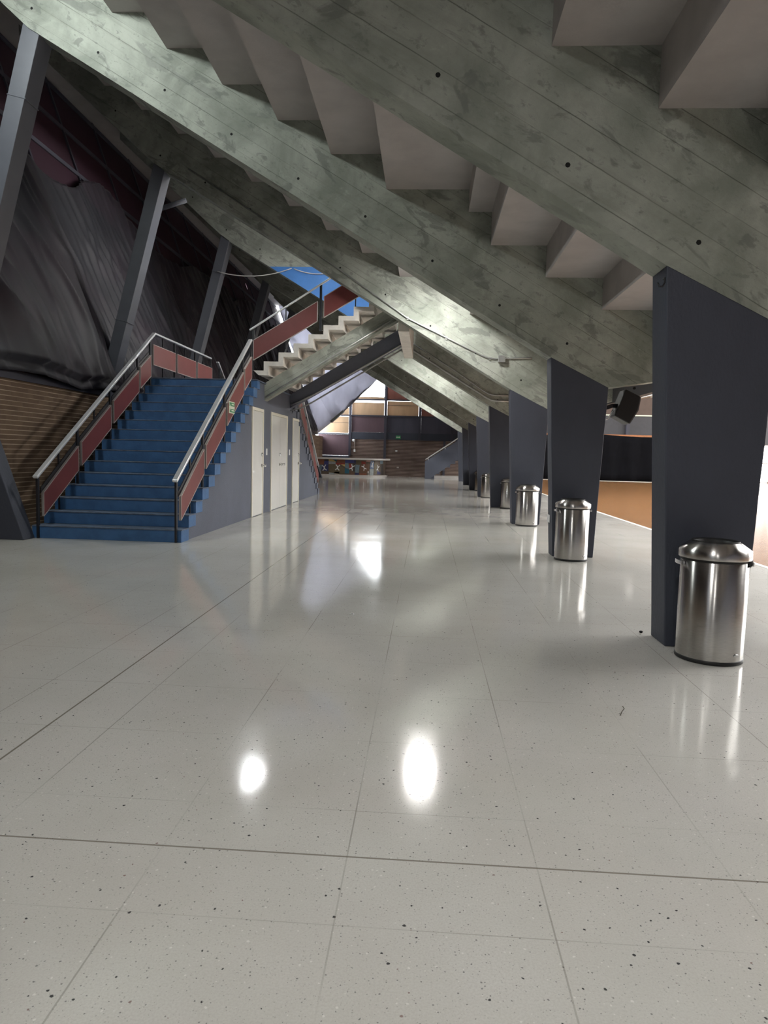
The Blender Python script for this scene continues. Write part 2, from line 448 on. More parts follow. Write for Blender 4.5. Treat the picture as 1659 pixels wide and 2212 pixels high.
bm = new(); rect_tube(bm, [(1.536, 8.93, .47), (1.536, 9.10, .47)], .004, .10)
for v in bm.verts: v.co.x += .085
sticker = finish(bm, 'sticker', M['plastic_white']); tag(sticker, 'small white sticker low on the edge of the second pillar', 'sticker')
bm = new()
tube(bm, [(1.50, 4.640, 2.43), (1.50, 4.610, 2.43), (1.498, 4.605, 2.40), (1.485, 4.605, 2.375), (1.465, 4.605, 2.375), (1.455, 4.61, 2.40)], .006, 8)
tag(finish(bm, 'wall_hook', M['black']), 'small dark bent hook at the top of the nearest pillar', 'hook')

# ------------------------------------------------------------------ left wall, buttresses, steel columns, facade, curtain
bm = new(); prism(bm, [(-9, 0), (YE, 0), (YE, 2.21), (-9, 2.21)], 'x', -6.30, -6.05)
tag(finish(bm, 'wall_left', M['brick']), kind='structure')
bm = new(); box(bm, -6.32, -6.02, -9, 36.8, 2.205, 2.30)
tag(finish(bm, 'trim_2', M['frame']), kind='structure')
but_lab = ['dark grey slanted buttress foot at the left edge of the floor by the blue stairs', 'small dark leaning buttress against the brick wall beyond the far stairs']
for k, y in enumerate((PY[1] - .16, PY[7])):
    bm = new(); prism(bm, [(-5.28, 0), (-6.22, 0), (-6.74, 2.42), (-6.12, 2.42)], 'y', y, y + .26)
    tag(finish(bm, 'buttress', M['navy'], bevel=.01), but_lab[k], 'buttress', 'leaning buttresses')
sc_lab = ['grey steel column leaning across the upper left corner, nearest of the leaning columns',
          'dark leaning steel column with a bright glint, left of the stair rail peak',
          'grey leaning steel column behind the landing rail with a cable strung from it',
          'dark leaning steel column behind the raised end of the upper stair rail',
          'far dark leaning steel column behind the upper stairs']
for k in range(5):
    y = PY[k + 1] + (.0 if k else .02)
    bm = new()
    d = .30
    Lb, Lt = (-6.36, 2.40), (-5.27, 6.60); Rb, Rt = (-6.14, 2.40), (-5.06, 6.46)
    v = []
    for yy in (y, y + d):
        v.append([bm.verts.new((p[0], yy, p[1])) for p in (Lb, Rb, Rt, Lt)])
    for i in range(4): bm.faces.new((v[0][i], v[0][(i + 1) % 4], v[1][(i + 1) % 4], v[1][i]))
    bm.faces.new(v[0]); bm.faces.new(v[1][::-1])
    # welded splice plate
    zs = 5.72 if k != 1 else 3.7
    t = (zs - 2.4) / 4.1; xs = -6.25 + 1.085 * t
    prism(bm, [(xs - .135, zs), (xs + .115, zs - .06), (xs + .12, zs - .045), (xs - .13, zs + .015)], 'y', y - .006, y + d + .006)
    root = finish(bm, 'steel_column', M['steelpaint'], bevel=.006)
    tag(root, sc_lab[k], 'column', 'leaning steel columns', 'thing')

def fx(z): return -6.05 - .35 * (z - 2.2)
# maroon cladding with frame, a few gaps where daylight shows
bm = new()
rows = [2.30 + .98 * i for i in range(10)]
ys = [-8 + 2.1 * i for i in range(23)]
GAPS = {(10, 6), (18, 6), (18, 4), (16, 4)}
for i, (a, b) in enumerate(zip(ys, ys[1:])):
    if b > 38.3: continue
    for j, (z0, z1) in enumerate(zip(rows, rows[1:])):
        y0, y1 = a + .03, b - .03
        zt = z1 - .03
        segs = [(y0, y1)]
        if (i, j) in GAPS:
            m_ = y0 + (y1 - y0) * (.25 + .5 * ((i * 7 + j * 3) % 5) / 5)
            segs = [(y0, m_ - .05), (m_ + .05, y1)]
        for s0, s1 in segs:
            zz0 = z0 + .03
            pts = [(fx(zz0) - .05, zz0), (fx(zz0) - .09, zz0), (fx(zt) - .09, zt), (fx(zt) - .05, zt)]
            prism(bm, pts, 'y', s0, s1, 0)
        if len(segs) == 2:   # only the middle of the slot stays open
            for za, zc in ((zz0, zz0 + .33), (zt - .33, zt)):
                prism(bm, [(fx(za) - .05, za), (fx(za) - .09, za), (fx(zc) - .09, zc), (fx(zc) - .05, zc)], 'y', segs[0][1] - .001, segs[1][0] + .001, 0)
fac = finish(bm, 'wall_facade', M['maroon']); tag(fac, kind='structure')
bm = new()
for z in rows: prism(bm, [(fx(z) - .12, z - .04), (fx(z) + .0, z - .04), (fx(z) + .0, z + .04), (fx(z) - .12, z + .04)], 'y', -8, 37.7)
for y in ys:
    if y > 37.9: continue
    prism(bm, [(fx(2.3) - .13, 2.3), (fx(2.3) - .01, 2.3), (fx(11.1) - .01, 11.1), (fx(11.1) - .13, 11.1)], 'y', y - .035, y + .035)
tag(finish(bm, 'facade_frame', M['frame'], fac), kind='structure')

# curtain
bm = new()
NY, NZ = 1100, 84
Y0, Y1 = -2.0, 37.2
def fold(y, s):
    n1 = mnoise.noise((y * .25, s * 1.5, 3.1)); n2 = mnoise.noise((y * .6, s * .9, 8.7)); n3 = mnoise.noise((y * 1.7, s * 3, 1.2))
    ph = y * 2.6 + s * 5.0 + 3.0 * n1
    d = .13 * (.5 + .5 * math.sin(ph)) * (.4 + .9 * abs(n2) * 2) + .045 * (1 - abs(math.sin(y * 4.1 + s * 7 + 5 * n1 + 2 * n3))) ** 2 * (1.2 + n2)
    d += .05 * math.sin(y * 7.3 - s * 9 + 4 * n2) * max(0, .2 + n1) + .05 * n3 + .16 * n2
    q = math.sin(y * 1.9 + s * 3.2 + 2.2 * n1 + .6 * n3)
    d += .07 * (1 - abs(q)) ** 4 + (.018) * (1 - abs(math.sin(y * 6.1 + s * 8.5 + 3 * n2))) ** 3
    # gathered pleats near the third steel column
    for yc, a in ((13.6, .035), (18.2, .03), (22.5, .03), (26.5, .03)):
        w = math.exp(-((y - yc - s * 1.5) / .9) ** 2)
        d += a * w * math.sin((y + .6 * s) * 26)
    return d
grid = []
for i in range(NY + 1):
    y = Y0 + (Y1 - Y0) * i / NY
    ztop = 6.8 + .30 * math.sin(y * .9) + .5 * mnoise.noise((y * .4, 0, 5)) + (.6 if y > 24 else 0)
    zbot = 2.27 - .04 + .10 * abs(math.sin(y * 1.1)) * (1 if y < 14 else .4)
    col = []
    for j in range(NZ + 1):
        s = j / NZ
        z = zbot + (ztop - zbot) * s
        d = .10 + .9 * fold(y, s)
        sag = .25 * math.exp(-((z - 3.4) / 1.0) ** 2) * (.5 + .5 * math.sin(y * 1.3 + 1))
        d = max(.015, d + sag * .5)
        if s < .04: d = max(.03, d * .6)
        yy = y + .10 * mnoise.noise((y, s * 4, 2))
        col.append(bm.verts.new((fx(z) + d, yy, z)))
    grid.append(col)
holes = [(30.95, 6.7, .13, .22), (26.96, 6.7, .13, .22)]
for i in range(NY):
    for j in range(NZ):
        c = (grid[i][j].co + grid[i + 1][j + 1].co) / 2
        if any(abs(c.y - hy) < a and abs(c.z - hz) < b for hy, hz, a, b in holes): continue
        f = bm.faces.new((grid[i][j], grid[i + 1][j], grid[i + 1][j + 1], grid[i][j + 1])); f.smooth = True
cur = finish(bm, 'curtain', M['curtain'])
md = cur.modifiers.new('so', 'SOLIDIFY'); md.thickness = .008
tag(cur, 'dark draped cloth hung in folds over the sloping window wall behind the blue stairs', 'curtain')

# ------------------------------------------------------------------ lower stairs
X0, X1 = -5.32, -3.25
N = 15; RZ = 2.61 / 15; RY = .2885; YS = 8.90
st1 = thing('staircase', 'wide blue staircase with red side panels climbing from the hall floor to the landing', 'staircase', (-4.3, YS, 0))
st2 = thing('staircase', 'far blue staircase descending behind the three white doors, red panels along its side', 'staircase', (-4.3, 20.85, 0))
def step_mesh(ya, yb, z0, z1, parent, flip):
    bm = new(); box(bm, X0, X1, ya, yb, z0, z1 - .012, 0)
    a, b = (ya - .006, yb) if not flip else (ya, yb + .006)
    box(bm, X0 - .003, X1 + .008, a, b, z1 - .017, z1, 1)
    finish(bm, 'step', [M['navy_wall'] if flip else M['blue'], M['navy_wall'] if flip else M['tread']], parent, bevel=.004)
YL = YS + 14 * RY            # landing begins
YF = 16.72; YB = YF + 14 * RY
for k in range(14):
    step_mesh(YS + k * RY, YS + (k + 1) * RY, k * RZ, (k + 1) * RZ, st1, False)
    step_mesh(YB - (k + 1) * RY, YB - k * RY, k * RZ, (k + 1) * RZ, st2, True)
bm = new(); box(bm, X0, X1, YL, YL + .2, 14 * RZ, 2.598, 0); box(bm, X0, X1 - .03, YL + .2, YF, 14 * RZ, 2.598, 2); box(bm, X0 - .003, X1 + .008, YL - .015, YF + .015, 2.588, 2.61, 1)
finish(bm, 'landing', [M['blue'], M['tread'], M['navy_wall']], st1, bevel=.004)

# wall with the doors, under the stairs
poly = [(YS + .29, 0)]
for k in range(1, 14): poly += [(YS + k * RY, k * RZ), (YS + (k + 1) * RY, k * RZ)]
poly += [(YL, 14 * RZ), (YF, 14 * RZ)]
for k in range(13, 0, -1): poly += [(YB - (k + 1) * RY, k * RZ), (YB - k * RY, k * RZ)]
poly += [(YB, 0)]
pp = [poly[0]]
for p in poly[1:]:
    if abs(p[0] - pp[-1][0]) + abs(p[1] - pp[-1][1]) > 1e-5: pp.append(p)
wallx = -3.275
doors = [(12.62, 13.52, 'nearest white door in the grey stair wall, single leaf with two locks'),
         (14.20, 15.87, 'wide double white door in the middle of the grey stair wall'),
         (16.50, 17.38, 'narrow white door, farthest of the three in the grey stair wall')]
bm = new(); prism(bm, pp, 'x', -3.42, wallx)
prism(bm, [(YS + .30, 0), (YB - .01, 0), (YB - .01, .17), (YS + .30, .17)], 'x', -5.2, -5.0)
wl = finish(bm, 'wall_center', M['navy_wall']); tag(wl, kind='structure')
bm = new(); prism(bm, [(YL, 0), (YF, 0), (YF, 14 * RZ - .002), (YL, 14 * RZ - .002)], 'x', -5.25, -5.15)
tag(finish(bm, 'wall_stair_back', M['navy_wall']), kind='structure')
for i, (a, b, lab) in enumerate(doors):
    d = thing('door_%d' % (i + 1), lab, 'door', (wallx, (a + b) / 2, 0), None, 'structure')
    bm = new()
    box(bm, wallx - .02, wallx + .022, a, a + .055, 0, 2.08); box(bm, wallx - .02, wallx + .022, b - .055, b, 0, 2.08)
    box(bm, wallx - .02, wallx + .022, a + .055, b - .055, 2.02, 2.08)
    finish(bm, 'door_frame', M['doorframe'], d, bevel=.004)
    leaves = [(a + .058, b - .058)] if i != 1 else [(a + .058, a + .90), (a + .904, b - .058)]
    for (p, q) in leaves:
        bm = new(); box(bm, wallx - .015, wallx + .010, p, q, .012, 2.017)
        bmesh.ops.subdivide_edges(bm, edges=bm.edges, cuts=6, use_grid_fill=True)
        finish(bm, 'door_leaf', M['door'], d)
    ky = b - .14 if i != 1 else a + .83
    for nm, zk, ofs in (('door_knob', .97, 0), ('dead_bolt', 1.19, 0)) + ((('door_knob', .97, .17),) if i == 1 else ()):
        bm = new()
        lathe(bm, [(.034, 0), (.034, .012), (.012, .018), (.012, .045), (.028, .055), (.032, .075), (.024, .092), (.006, .098)] if nm == 'door_knob' else [(.036, 0), (.036, .02), (.02, .03), (.004, .032)], 20, cap_top=True)
        for v in bm.verts: v.co = Vector((wallx + .010 + v.co.z, ky + ofs + v.co.x, zk + v.co.y))
        finish(bm, nm, M['chrome'], d)
for yy, lab in ((13.84, 'small white wall plate between the first and the double white doors'), (16.17, 'small white wall plate just left of the farthest white door')):
    bm = new(); box(bm, wallx, wallx + .008, yy - .055, yy + .055, 1.175, 1.31)
    tag(finish(bm, 'wall_plate', M['plastic_white'], bevel=.003), lab, 'sign', 'white plates beside the doors')

# ------------------------------------------------------------------ railings
def panel(parent, ya, yb, b0, b1, t0, t1, x, along='y', nx=1, flat=True):
    """framed red infill panel: outline (ya,b0)-(yb,b1)-(yb,t1)-(ya,t0)"""
    ax = 'x' if along == 'y' else 'y'
    pl = [(ya, b0), (yb, b1), (yb, t1), (ya, t0)]
    bm = new(); prism(bm, pl, ax, x - .012, x + .012)
    pn = finish(bm, 'panel', M['red'], parent)
    bm = new()
    P = (lambda p: Vector((x, p[0], p[1]))) if along == 'y' else (lambda p: Vector((p[0], x, p[1])))
    side = (1, 0, 0) if along == 'y' else (0, 1, 0)
    for p, q in zip(pl, pl[1:] + pl[:1]): rect_tube(bm, [P(p), P(q)], .034, .011, side)
    finish(bm, 'panel_trim', M['edge'], pn)
    if not flat: return pn
    bm = new(); o = -.03 * nx
    up = .07
    pts = [(ya, t0 + up), (yb, t1 + up), (yb, t1 - .005), (ya, t0 - .005)]
    prism(bm, pts, ax, x + o - .006, x + o + .006)
    finish(bm, 'panel_bracket', M['black'], pn)

def post(parent, x, y, z0, z1, w=.045, d=.03):
    bm = new(); box(bm, x - d / 2, x + d / 2, y - w / 2, y + w / 2, z0, z1)
    finish(bm, 'post', M['black'], parent, bevel=.003)
def stair_z(y):
    if y < YS: return 0
    if y < YL: return (int((y - YS) / RY) + 1) * RZ
    if y < YF: return 2.61
    if y < YB: return (int((YB - y) / RY) + 1) * RZ
    return 0
PAN = [(8.965, 9.915, .296, .900, .615, 1.258), (10.01, 10.985, .970, 1.567, 1.318, 1.943), (11.085, 12.085, 1.655, 2.262, 2.016, 2.636), (12.150, 12.625, 2.330, 2.600, 2.700, 2.985)]
POSTS = [8.895, 9.962, 11.035, 12.118, 12.68]
def rz(y): return .83 + (3.42 - .83) * (y - 8.84) / (12.88 - 8.84)
def railing(xc, label, landing):
    r = thing('railing', label, 'railing', (xc, YS, 0), 'red panelled stair railings')
    pts = [(xc, 8.83, .825), (xc, 12.86, 3.42)]
    if landing: pts += [(xc, 16.25, 3.43)]
    else: pts = [(xc, 8.83, .825), (xc, 12.66, 3.30)]
    bm = new(); rect_tube(bm, pts, .075, .04)
    finish(bm, 'handrail', M['rail'], r, bevel=.012, bseg=3)
    px = xc + .025
    for p in POSTS:
        post(r, xc - .005, p, stair_z(p) if p > YS else 0, rz(p) - .01)
    for a, b, b0, b1, t0, t1 in PAN:
        panel(r, a, b, b0, b1, t0, t1, px)
        if b - a > .6:
            m_ = (a + b) / 2; post(r, xc - .01, m_, stair_z(m_), rz(m_) - .01, .022, .022)
    if landing:
        for a, b in ((12.74, 13.874), (13.978, 15.109), (15.233, 16.26)):
            panel(r, a, b, 2.825, 2.825, 3.20, 3.20, px, flat=False)
            m_ = (a + b) / 2; post(r, xc - .01, m_, 2.61, 3.42, .022, .022)
        for p in (13.925, 15.17, 16.27): post(r, xc - .005, p, 2.61, 3.42)
    return r
railing(-5.225, 'long stair railing on the left of the blue stairs, turning along the landing', True)
rr = railing(-3.315, 'steel topped railing with red panels on the right side of the near blue stairs', False)
# far flight railings
def far_rail(xc, label):
    r = thing('railing', label, 'railing', (xc, YB, 0), 'red panelled stair railings')
    mir = lambda y: (YS + YB) - y
    bm = new(); rect_tube(bm, [(xc, mir(12.86), 3.42), (xc, mir(8.83), .825)], .075, .04)
    finish(bm, 'handrail', M['rail'], r, bevel=.012, bseg=3)
    for p in POSTS: post(r, xc - .005, mir(p), stair_z(mir(p)) if p > YS else 0, rz(p) - .01)
    for a, b, b0, b1, t0, t1 in PAN: panel(r, mir(b), mir(a), b1, b0, t1, t0, xc + .025)
far_rail(-3.315, 'red railing of the far stairs, seen edge on beyond the white doors')
far_rail(-5.225, 'outer railing of the far stairs on the brick wall side')

# exit sign on right railing
sg = thing('exit_sign', 'small green and white arrow sign fixed on the right stair railing', 'sign', (-3.26, 11.31, 1.87))
bm = new(); box(bm, -3.276, -3.268, 11.15, 11.47, 1.868, 2.062); finish(bm, 'sign_board', M['signwhite'], sg, bevel=.002)
bm = new()
box(bm, -3.268, -3.265, 11.18, 11.45, 1.985, 2.045); box(bm, -3.268, -3.265, 11.20, 11.46, 1.885, 1.94)
finish(bm, 'green_field', M['green'], sg)
bm = new()
prism(bm, [(11.17, 1.965), (11.23, 2.02), (11.23, 1.985), (11.45, 1.985), (11.45, 1.943), (11.23, 1.943), (11.23, 1.91)], 'x', -3.2645, -3.262)
box(bm, -3.2645, -3.262, 11.28, 11.40, 2.008, 2.026); box(bm, -3.2645, -3.262, 11.27, 11.42, 1.905, 1.924)
finish(bm, 'arrow', M['signwhite'], sg)

# ------------------------------------------------------------------ upper flight
us = thing('staircase', 'white sawtooth staircase rising to the right from the landing on concrete stringers', 'staircase', (-3.3, 15, 2.61))
xs = [-3.42, -3.22] + [-3.22 + .29 * i for i in range(1, 9)]
top = []
z = 2.82
for i, (a, b) in enumerate(zip(xs, xs[1:])):
    top += [(a, z), (b, z)]; z += .1775
low = [(x + .095, zz - .085) for x, zz in top][::-1]
top.append((top[-1][0], top[-1][1] + .1775)); top.append((top[-1][0] + .095, top[-1][1]))
low[0] = (low[0][0], low[0][1])
bm = new(); prism(bm, top + low, 'y', 13.30, 16.78)
finish(bm, 'flight', M['white'], us)
def sline(x, c): return c + .612 * (x + 3.13)
bm = new(); prism(bm, [(-3.29, 2.255), (-.62, 3.90), (-.62, sline(-.62, 2.70)), (-3.29, sline(-3.29, 2.70))], 'y', 13.62, 13.88)
finish(bm, 'stringer', M['stringer'], us, bevel=.006)
bm = new(); prism(bm, [(-3.29, 2.12), (-3.29, 2.28), (-3.22, 2.33), (-.55, 3.87), (-.42, 3.95), (-.62, sline(-.62, 2.70)), (-3.29, sline(-3.29, 2.70))], 'y', 16.20, 16.46)
finish(bm, 'stringer', M['navy_wall'], us, bevel=.006)
bm = new(); box(bm, -.615, -.40, 13.27, 16.9, 3.60, 4.54)
finish(bm, 'header_beam', M['white'], us, bevel=.006)
ur = thing('railing', 'thin railing with two red slanted panels along the white upper stairs', 'railing', (-3.4, 13.32, 2.8), 'red panelled stair railings')
bm = new(); rect_tube(bm, [(-3.51, 13.32, 3.595), (-1.15, 13.32, 5.10)], .05, .03, (0, 1, 0))
finish(bm, 'handrail', M['rail'], ur, bevel=.008)
panel(ur, -3.425, -2.182, 3.018, 3.775, 3.400, 4.150, 13.305, 'x', flat=False)
panel(ur, -2.055, -1.10, 3.850, 4.43, 4.245, 4.83, 13.305, 'x', flat=False)
for x, z0, w in ((-2.125, 3.60, .045), (-2.80, 3.24, .02), (-1.45, 4.06, .02)):
    bm = new(); box(bm, x - w / 2, x + w / 2, 13.32, 13.35, z0, 3.595 + .638 * (x + 3.51)); finish(bm, 'post', M['black'], ur)
bm = new(); box(bm, -3.46, -3.42, 13.32, 13.35, 2.82, 3.60); finish(bm, 'post', M['black'], ur)

# ------------------------------------------------------------------ conduits and cables
def pipe(name, label, paths, r, mat, cat='pipe', group='wall conduits', clips=()):
    bm = new()
    for p in paths: tube(bm, p, r, 8)
    for c in clips: box(bm, c[0] - .02, c[0] + .02, c[1] - .004, c[1] + .02, c[2] - .03, c[2] + .03)
    o = finish(bm, name, mat); tag(o, label, cat, group); return o
yb3 = PY[2] - .018
p3 = pipe('conduit', 'thin grey conduit running down the face of the third beam to a junction box',
     [[(-4.6, yb3, 6.47), (-1.84, yb3, 4.74), (-.43, yb3, 3.79), (.95, yb3, 3.14), (1.08, yb3, 3.09), (1.2, yb3, 3.075), (1.50, yb3, 3.085), (1.86, yb3, 3.10), (1.90, yb3 + .03, 3.10)]], .014, M['galv'],
     clips=[(-.43, yb3, 3.79), (.3, yb3, 3.44), (1.12, yb3, 3.08)])
bm = new(); box(bm, 1.27, 1.40, yb3 - .06, yb3 + .016, 3.01, 3.13); finish(bm, 'junction_box', M['galv'], p3, bevel=.004)
yb4 = PY[3] - .022
pipe('conduit', 'upper of the two grey conduits bending along the dark fourth beam',
     [[(-.44, yb4, 4.02), (.6, yb4, 3.38), (1.36, yb4, 2.88), (1.50, yb4, 2.80), (1.64, yb4, 2.775), (2.02, yb4, 2.775)]], .018, M['galv'])
pipe('conduit', 'lower, thicker of the two grey conduits at the bottom edge of the fourth beam',
     [[(-.50, yb4 - .002, 3.93), (-.38, yb4 - .002, 3.82), (.6, yb4 - .002, 3.22), (1.40, yb4 - .002, 2.74), (1.56, yb4 - .002, 2.655), (1.70, yb4 - .002, 2.64), (2.02, yb4 - .002, 2.64)]], .026, M['galv'])
pipe('conduit', 'grey conduit along the lower edge of the front concrete stair stringer',
     [[(-3.24, 13.60, 2.34), (-2.1, 13.60, 3.045), (-.66, 13.60, 3.93)]], .016, M['galv'])
pipe('conduit', 'curved grey conduit under the dark rear stair stringer',
     [[(-3.26, 16.17, 2.36), (-3.0, 16.17, 2.47), (-2.7, 16.17, 2.62), (-1.4, 16.17, 3.37), (-.70, 16.17, 3.79), (-.55, 16.17, 3.86), (-.44, 16.17, 3.875)]], .018, M['galv'])
pipe('conduit', 'second grey conduit bent lowest under the dark rear stair stringer',
     [[(-3.26, 16.165, 2.235), (-3.0, 16.165, 2.30), (-2.75, 16.165, 2.43), (-1.4, 16.165, 3.25), (-.60, 16.165, 3.73)]], .018, M['pipe_dark'])
def sagc(a, b, sag, n=14):
    a, b = Vector(a), Vector(b); return [a.lerp(b, i / n) - Vector((0, 0, sag * 4 * (i / n) * (1 - i / n))) for i in range(n + 1)]
pipe('cable', 'white cable sagging from the leaning column to the blue painted beam', [sagc((-5.36, 17.17, 5.70), (-3.48, 17.17, 5.79), .15)], .012, M['cable'], 'cable', 'hanging cables')
pipe('cable', 'short white cable hanging across the blue painted beam face', [sagc((-3.42, 17.17, 5.78), (-2.15, 17.17, 5.80), .13)], .012, M['cable'], 'cable', 'hanging cables')
pipe('brace_rod', 'short steel brace between the leaning columns and the beam beside the bright glint', [[(-5.52, 13.9, 6.07), (-4.98, 13.9, 6.24)]], .05, M['steelpaint'], 'brace', 'short steel braces')

# ------------------------------------------------------------------ trash cans
finish.local = True
def make_bin(kind):
    root = thing('trash_can', '', 'trash can', (0, 0, 0), 'steel trash cans in front of the pillars')
    bm = new(); lathe(bm, [(.196, 0), (.203, .004), (.203, .022), (.199, .026)], 56, cap_top=True); finish(bm, 'base_ring', M['rubber'], root)
    bm = new(); lathe(bm, [(.198, .022), (.2005, .030), (.2025, .635), (.196, .640)], 64, cap_bottom=False); finish(bm, 'body', M['bin'], root)
    if kind == 'cone':
        bm = new()
        lathe(bm, [(.200, .652), (.2145, .652), (.2155, .656), (.2155, .704), (.150, .752), (.142, .755), (.128, .750), (.126, .735), (.126, .67)], 64, cap_bottom=False)
        lid = finish(bm, 'lid', M['binlid'], root)
        bm = new(); lathe(bm, [(.127, .736), (.143, .757), (.139, .762), (.124, .750), (.110, .65), (.02, .64)], 40, cap_bottom=False, cap_top=True); finish(bm, 'opening_liner', M['rubber'], lid)
        bm = new(); lathe(bm, [(.1965, .628), (.2015, .632), (.2015, .656), (.1965, .66)], 48, cap_bottom=False); finish(bm, 'neck_ring', M['rubber'], root)
    else:
        bm = new(); lathe(bm, [(.190, .575), (.1925, .58), (.1925, .672), (.188, .676)], 48, cap_bottom=False); finish(bm, 'opening_band', M['rubber'], root)
        bm = new()
        prof = [(.198, .655), (.2085, .655), (.209, .662), (.206, .676)] + [(.206 * math.cos(a), .676 + .088 * math.sin(a)) for a in [i * PI / 2 / 8 for i in range(1, 8)]] + [(.008, .764)]
        lathe(bm, prof, 64, cap_bottom=False, cap_top=True); finish(bm, 'lid', M['binlid'], root, smooth=False)
    # side handles
    for s in (-1, 1):
        bm = new()
        a0 = math.radians(180 if s < 0 else 0); w = .24
        for a1, a2 in zip([a0 - w + 2 * w * i / 6 for i in range(6)], [a0 - w + 2 * w * (i + 1) / 6 for i in range(6)]):
            for r_a, r_b in ((.204, .232),):
                v = [bm.verts.new((r * math.cos(a), r * math.sin(a), zz)) for zz in (.605, .632) for r in (r_a, r_b) for a in (a1, a2)]
                for f in ((0, 1, 3, 2), (4, 6, 7, 5), (0, 4, 5, 1), (2, 3, 7, 6), (0, 2, 6, 4), (1, 5, 7, 3)): bm.faces.new([v[i] for i in f])
        bmesh.ops.remove_doubles(bm, verts=bm.verts, dist=1e-5)
        finish(bm, 'handle', M['chrome'], root, bevel=.003)
    # oval badge low on the front
    bm = new(); lathe(bm, [(.021, 0), (.021, .003), (.017, .005)], 20, cap_top=True)
    ang = math.radians(-62)
    for v in bm.verts:
        u, w_, n_ = v.co.x, v.co.y * .45, v.co.z
        a = ang + u / .2; r = .201 + n_
        v.co = Vector((r * math.cos(a), r * math.sin(a), .065 + w_))
    finish(bm, 'badge', M['chrome'], root)
    return root
def copy_tree(o, parent=None):
    c = o.copy(); COL.objects.link(c); c.parent = parent
    for ch in list(o.children): copy_tree(ch, c)
    return c
bins = [(1.850, PY[0] - .225, 0, 'cone', 'largest brushed steel trash can with black bag edge, beside the nearest pillar'),
        (1.835, PY[1] - .225, .9, 'cone', 'brushed steel trash can with side handle by the pillar with white sticker'),
        (1.890, PY[2] - .225, .1, 'cone', 'brushed steel trash can with cone lid, third one from the camera'),
        (2.055, PY[3] - .23, .3, 'dome', 'domed steel trash can half hidden by the third pillar, tall dark slot'),
        (1.915, PY[4] - .23, .5, 'dome', 'domed steel trash can with black band, fifth in the row'),
        (2.02, PY[5] - .23, .2, 'cone', 'sliver of a steel trash can, sixth in the row behind the fifth pillar'),
        (2.085, PY[6] - .23, .2, 'dome', 'tiny far steel trash can, last one visible along the pillars')]
proto = {}
for x, y, rot, kind, lab in bins:
    if kind not in proto: b = proto[kind] = make_bin(kind)
    else: b = copy_tree(proto[kind])
    b.location = (x, y, 0); b.rotation_euler = (0, 0, rot * .2); b['label'] = lab
b1 = proto['cone']
bm = new()
for i in range(26):
    a = math.radians(-40) + i / 25 * math.radians(75)
    r = .2045 + .010 * abs(math.sin(i * 1.7)); zz = .655 - .030 - .012 * math.sin(i * 2.3)
    tube(bm, [(.203 * math.cos(a), .203 * math.sin(a), .652), (r * math.cos(a), r * math.sin(a), zz + .01), (.204 * math.cos(a + .03), .204 * math.sin(a + .03), zz)], .009, 6)
bagm = finish(bm, 'trash_bag', M['bag'], b1)
finish.local = False

# ------------------------------------------------------------------ loudspeaker on second pillar
sp = thing('loudspeaker', 'black loudspeaker bracketed to the court side of the second pillar', 'loudspeaker', (2.25, 9.03, 1.9))
finish.local = True
bm = new()
prism(bm, [(-.115, -.17), (.10, -.20), (.135, 0), (.10, .17), (-.115, .19)], 'y', -.14, .14)
o = finish(bm, 'cabinet', M['spk'], sp, bevel=.012); o.location = (.30, .06, .04); o.rotation_euler = (0, math.radians(20), 0)
bm = new(); prism(bm, [(.101, -.195), (.136, 0), (.101, .165), (.108, .165), (.143, 0), (.108, -.195)], 'y', -.125, .125)
o2 = finish(bm, 'grille', M['rubber'], o)
bm = new(); rect_tube(bm, [(-.02, 0, .0), (.12, 0, .05), (.20, .03, .05)], .05, .05, (0, 1, 0)); finish(bm, 'bracket', M['black'], sp)
bm = new(); tube(bm, [(.0, .06, -.13), (.08, .07, -.12), (.15, .07, -.02), (.2, .07, .02)], .008, 6); finish(bm, 'lead', M['plastic_white'], sp)
finish.local = False

# ------------------------------------------------------------------ lamps under the seating
def lamp(x, y, z, sx, sy, mat, lab):
    t = thing('ceiling_lamp', lab, 'lamp', (x, y, z), 'lamps under the seating')
    part_box('housing', M['pipe_dark'], t, x - sx / 2 - .03, x + sx / 2 + .03, y - sy / 2 - .03, y + sy / 2 + .03, z + .01, z + .13, bevel=.01)
    part_box('diffuser', mat, t, x - sx / 2, x + sx / 2, y - sy / 2, y + sy / 2, z - .02, z + .012)
    bm = new(); tube(bm, [(x, y, z + .12), (x, y, z + .8)], .012, 8); finish(bm, 'hanger', M['pipe_dark'], t)
lamp(.05, 11.75, 4.36, .34, .34, M['lamp'], 'ceiling lamp under the walkway between the second and third beams')
lamp(-.2, .4, 4.36, .34, .34, M['lamp_fill'], 'added fill lamp under the walkway above the nearest floor tiles')  # added out of view to brighten the foreground floor
lamp(-.3, -4.5, 4.36, .34, .34, M['lamp_fill'], 'added fill lamp under the walkway behind the viewpoint')  # second added lamp, behind the camera, also for the floor
lamp(-2.6, 14.6, 6.4, .30, .30, M['lamp'], 'added fill lamp hanging hidden over the upper white stairs')  # added behind the third beam to brighten the fourth beam and stairs
lamp(.05, 20.2, 4.36, .34, .34, M['lamp'], 'ceiling lamp under the walkway between the fourth and fifth beams')
lamp(.05, 33.0, 4.36, .34, .34, M['lamp'], 'ceiling lamp under the walkway before the farthest beam')
fl = thing('flood_lamp', 'flood lamp tilted towards the hall high under the seats between the first two beams', 'lamp', (-5.45, 6.5, 7.0), 'lamps under the seating')
finish.local = True
bm = new(); box(bm, -.30, .30, -.22, .22, .0, .12); finish(bm, 'housing', M['pipe_dark'], fl, bevel=.01)
bm = new(); box(bm, -.27, .27, -.19, .19, -.02, .002); finish(bm, 'diffuser', M['lamp_hi'], fl)
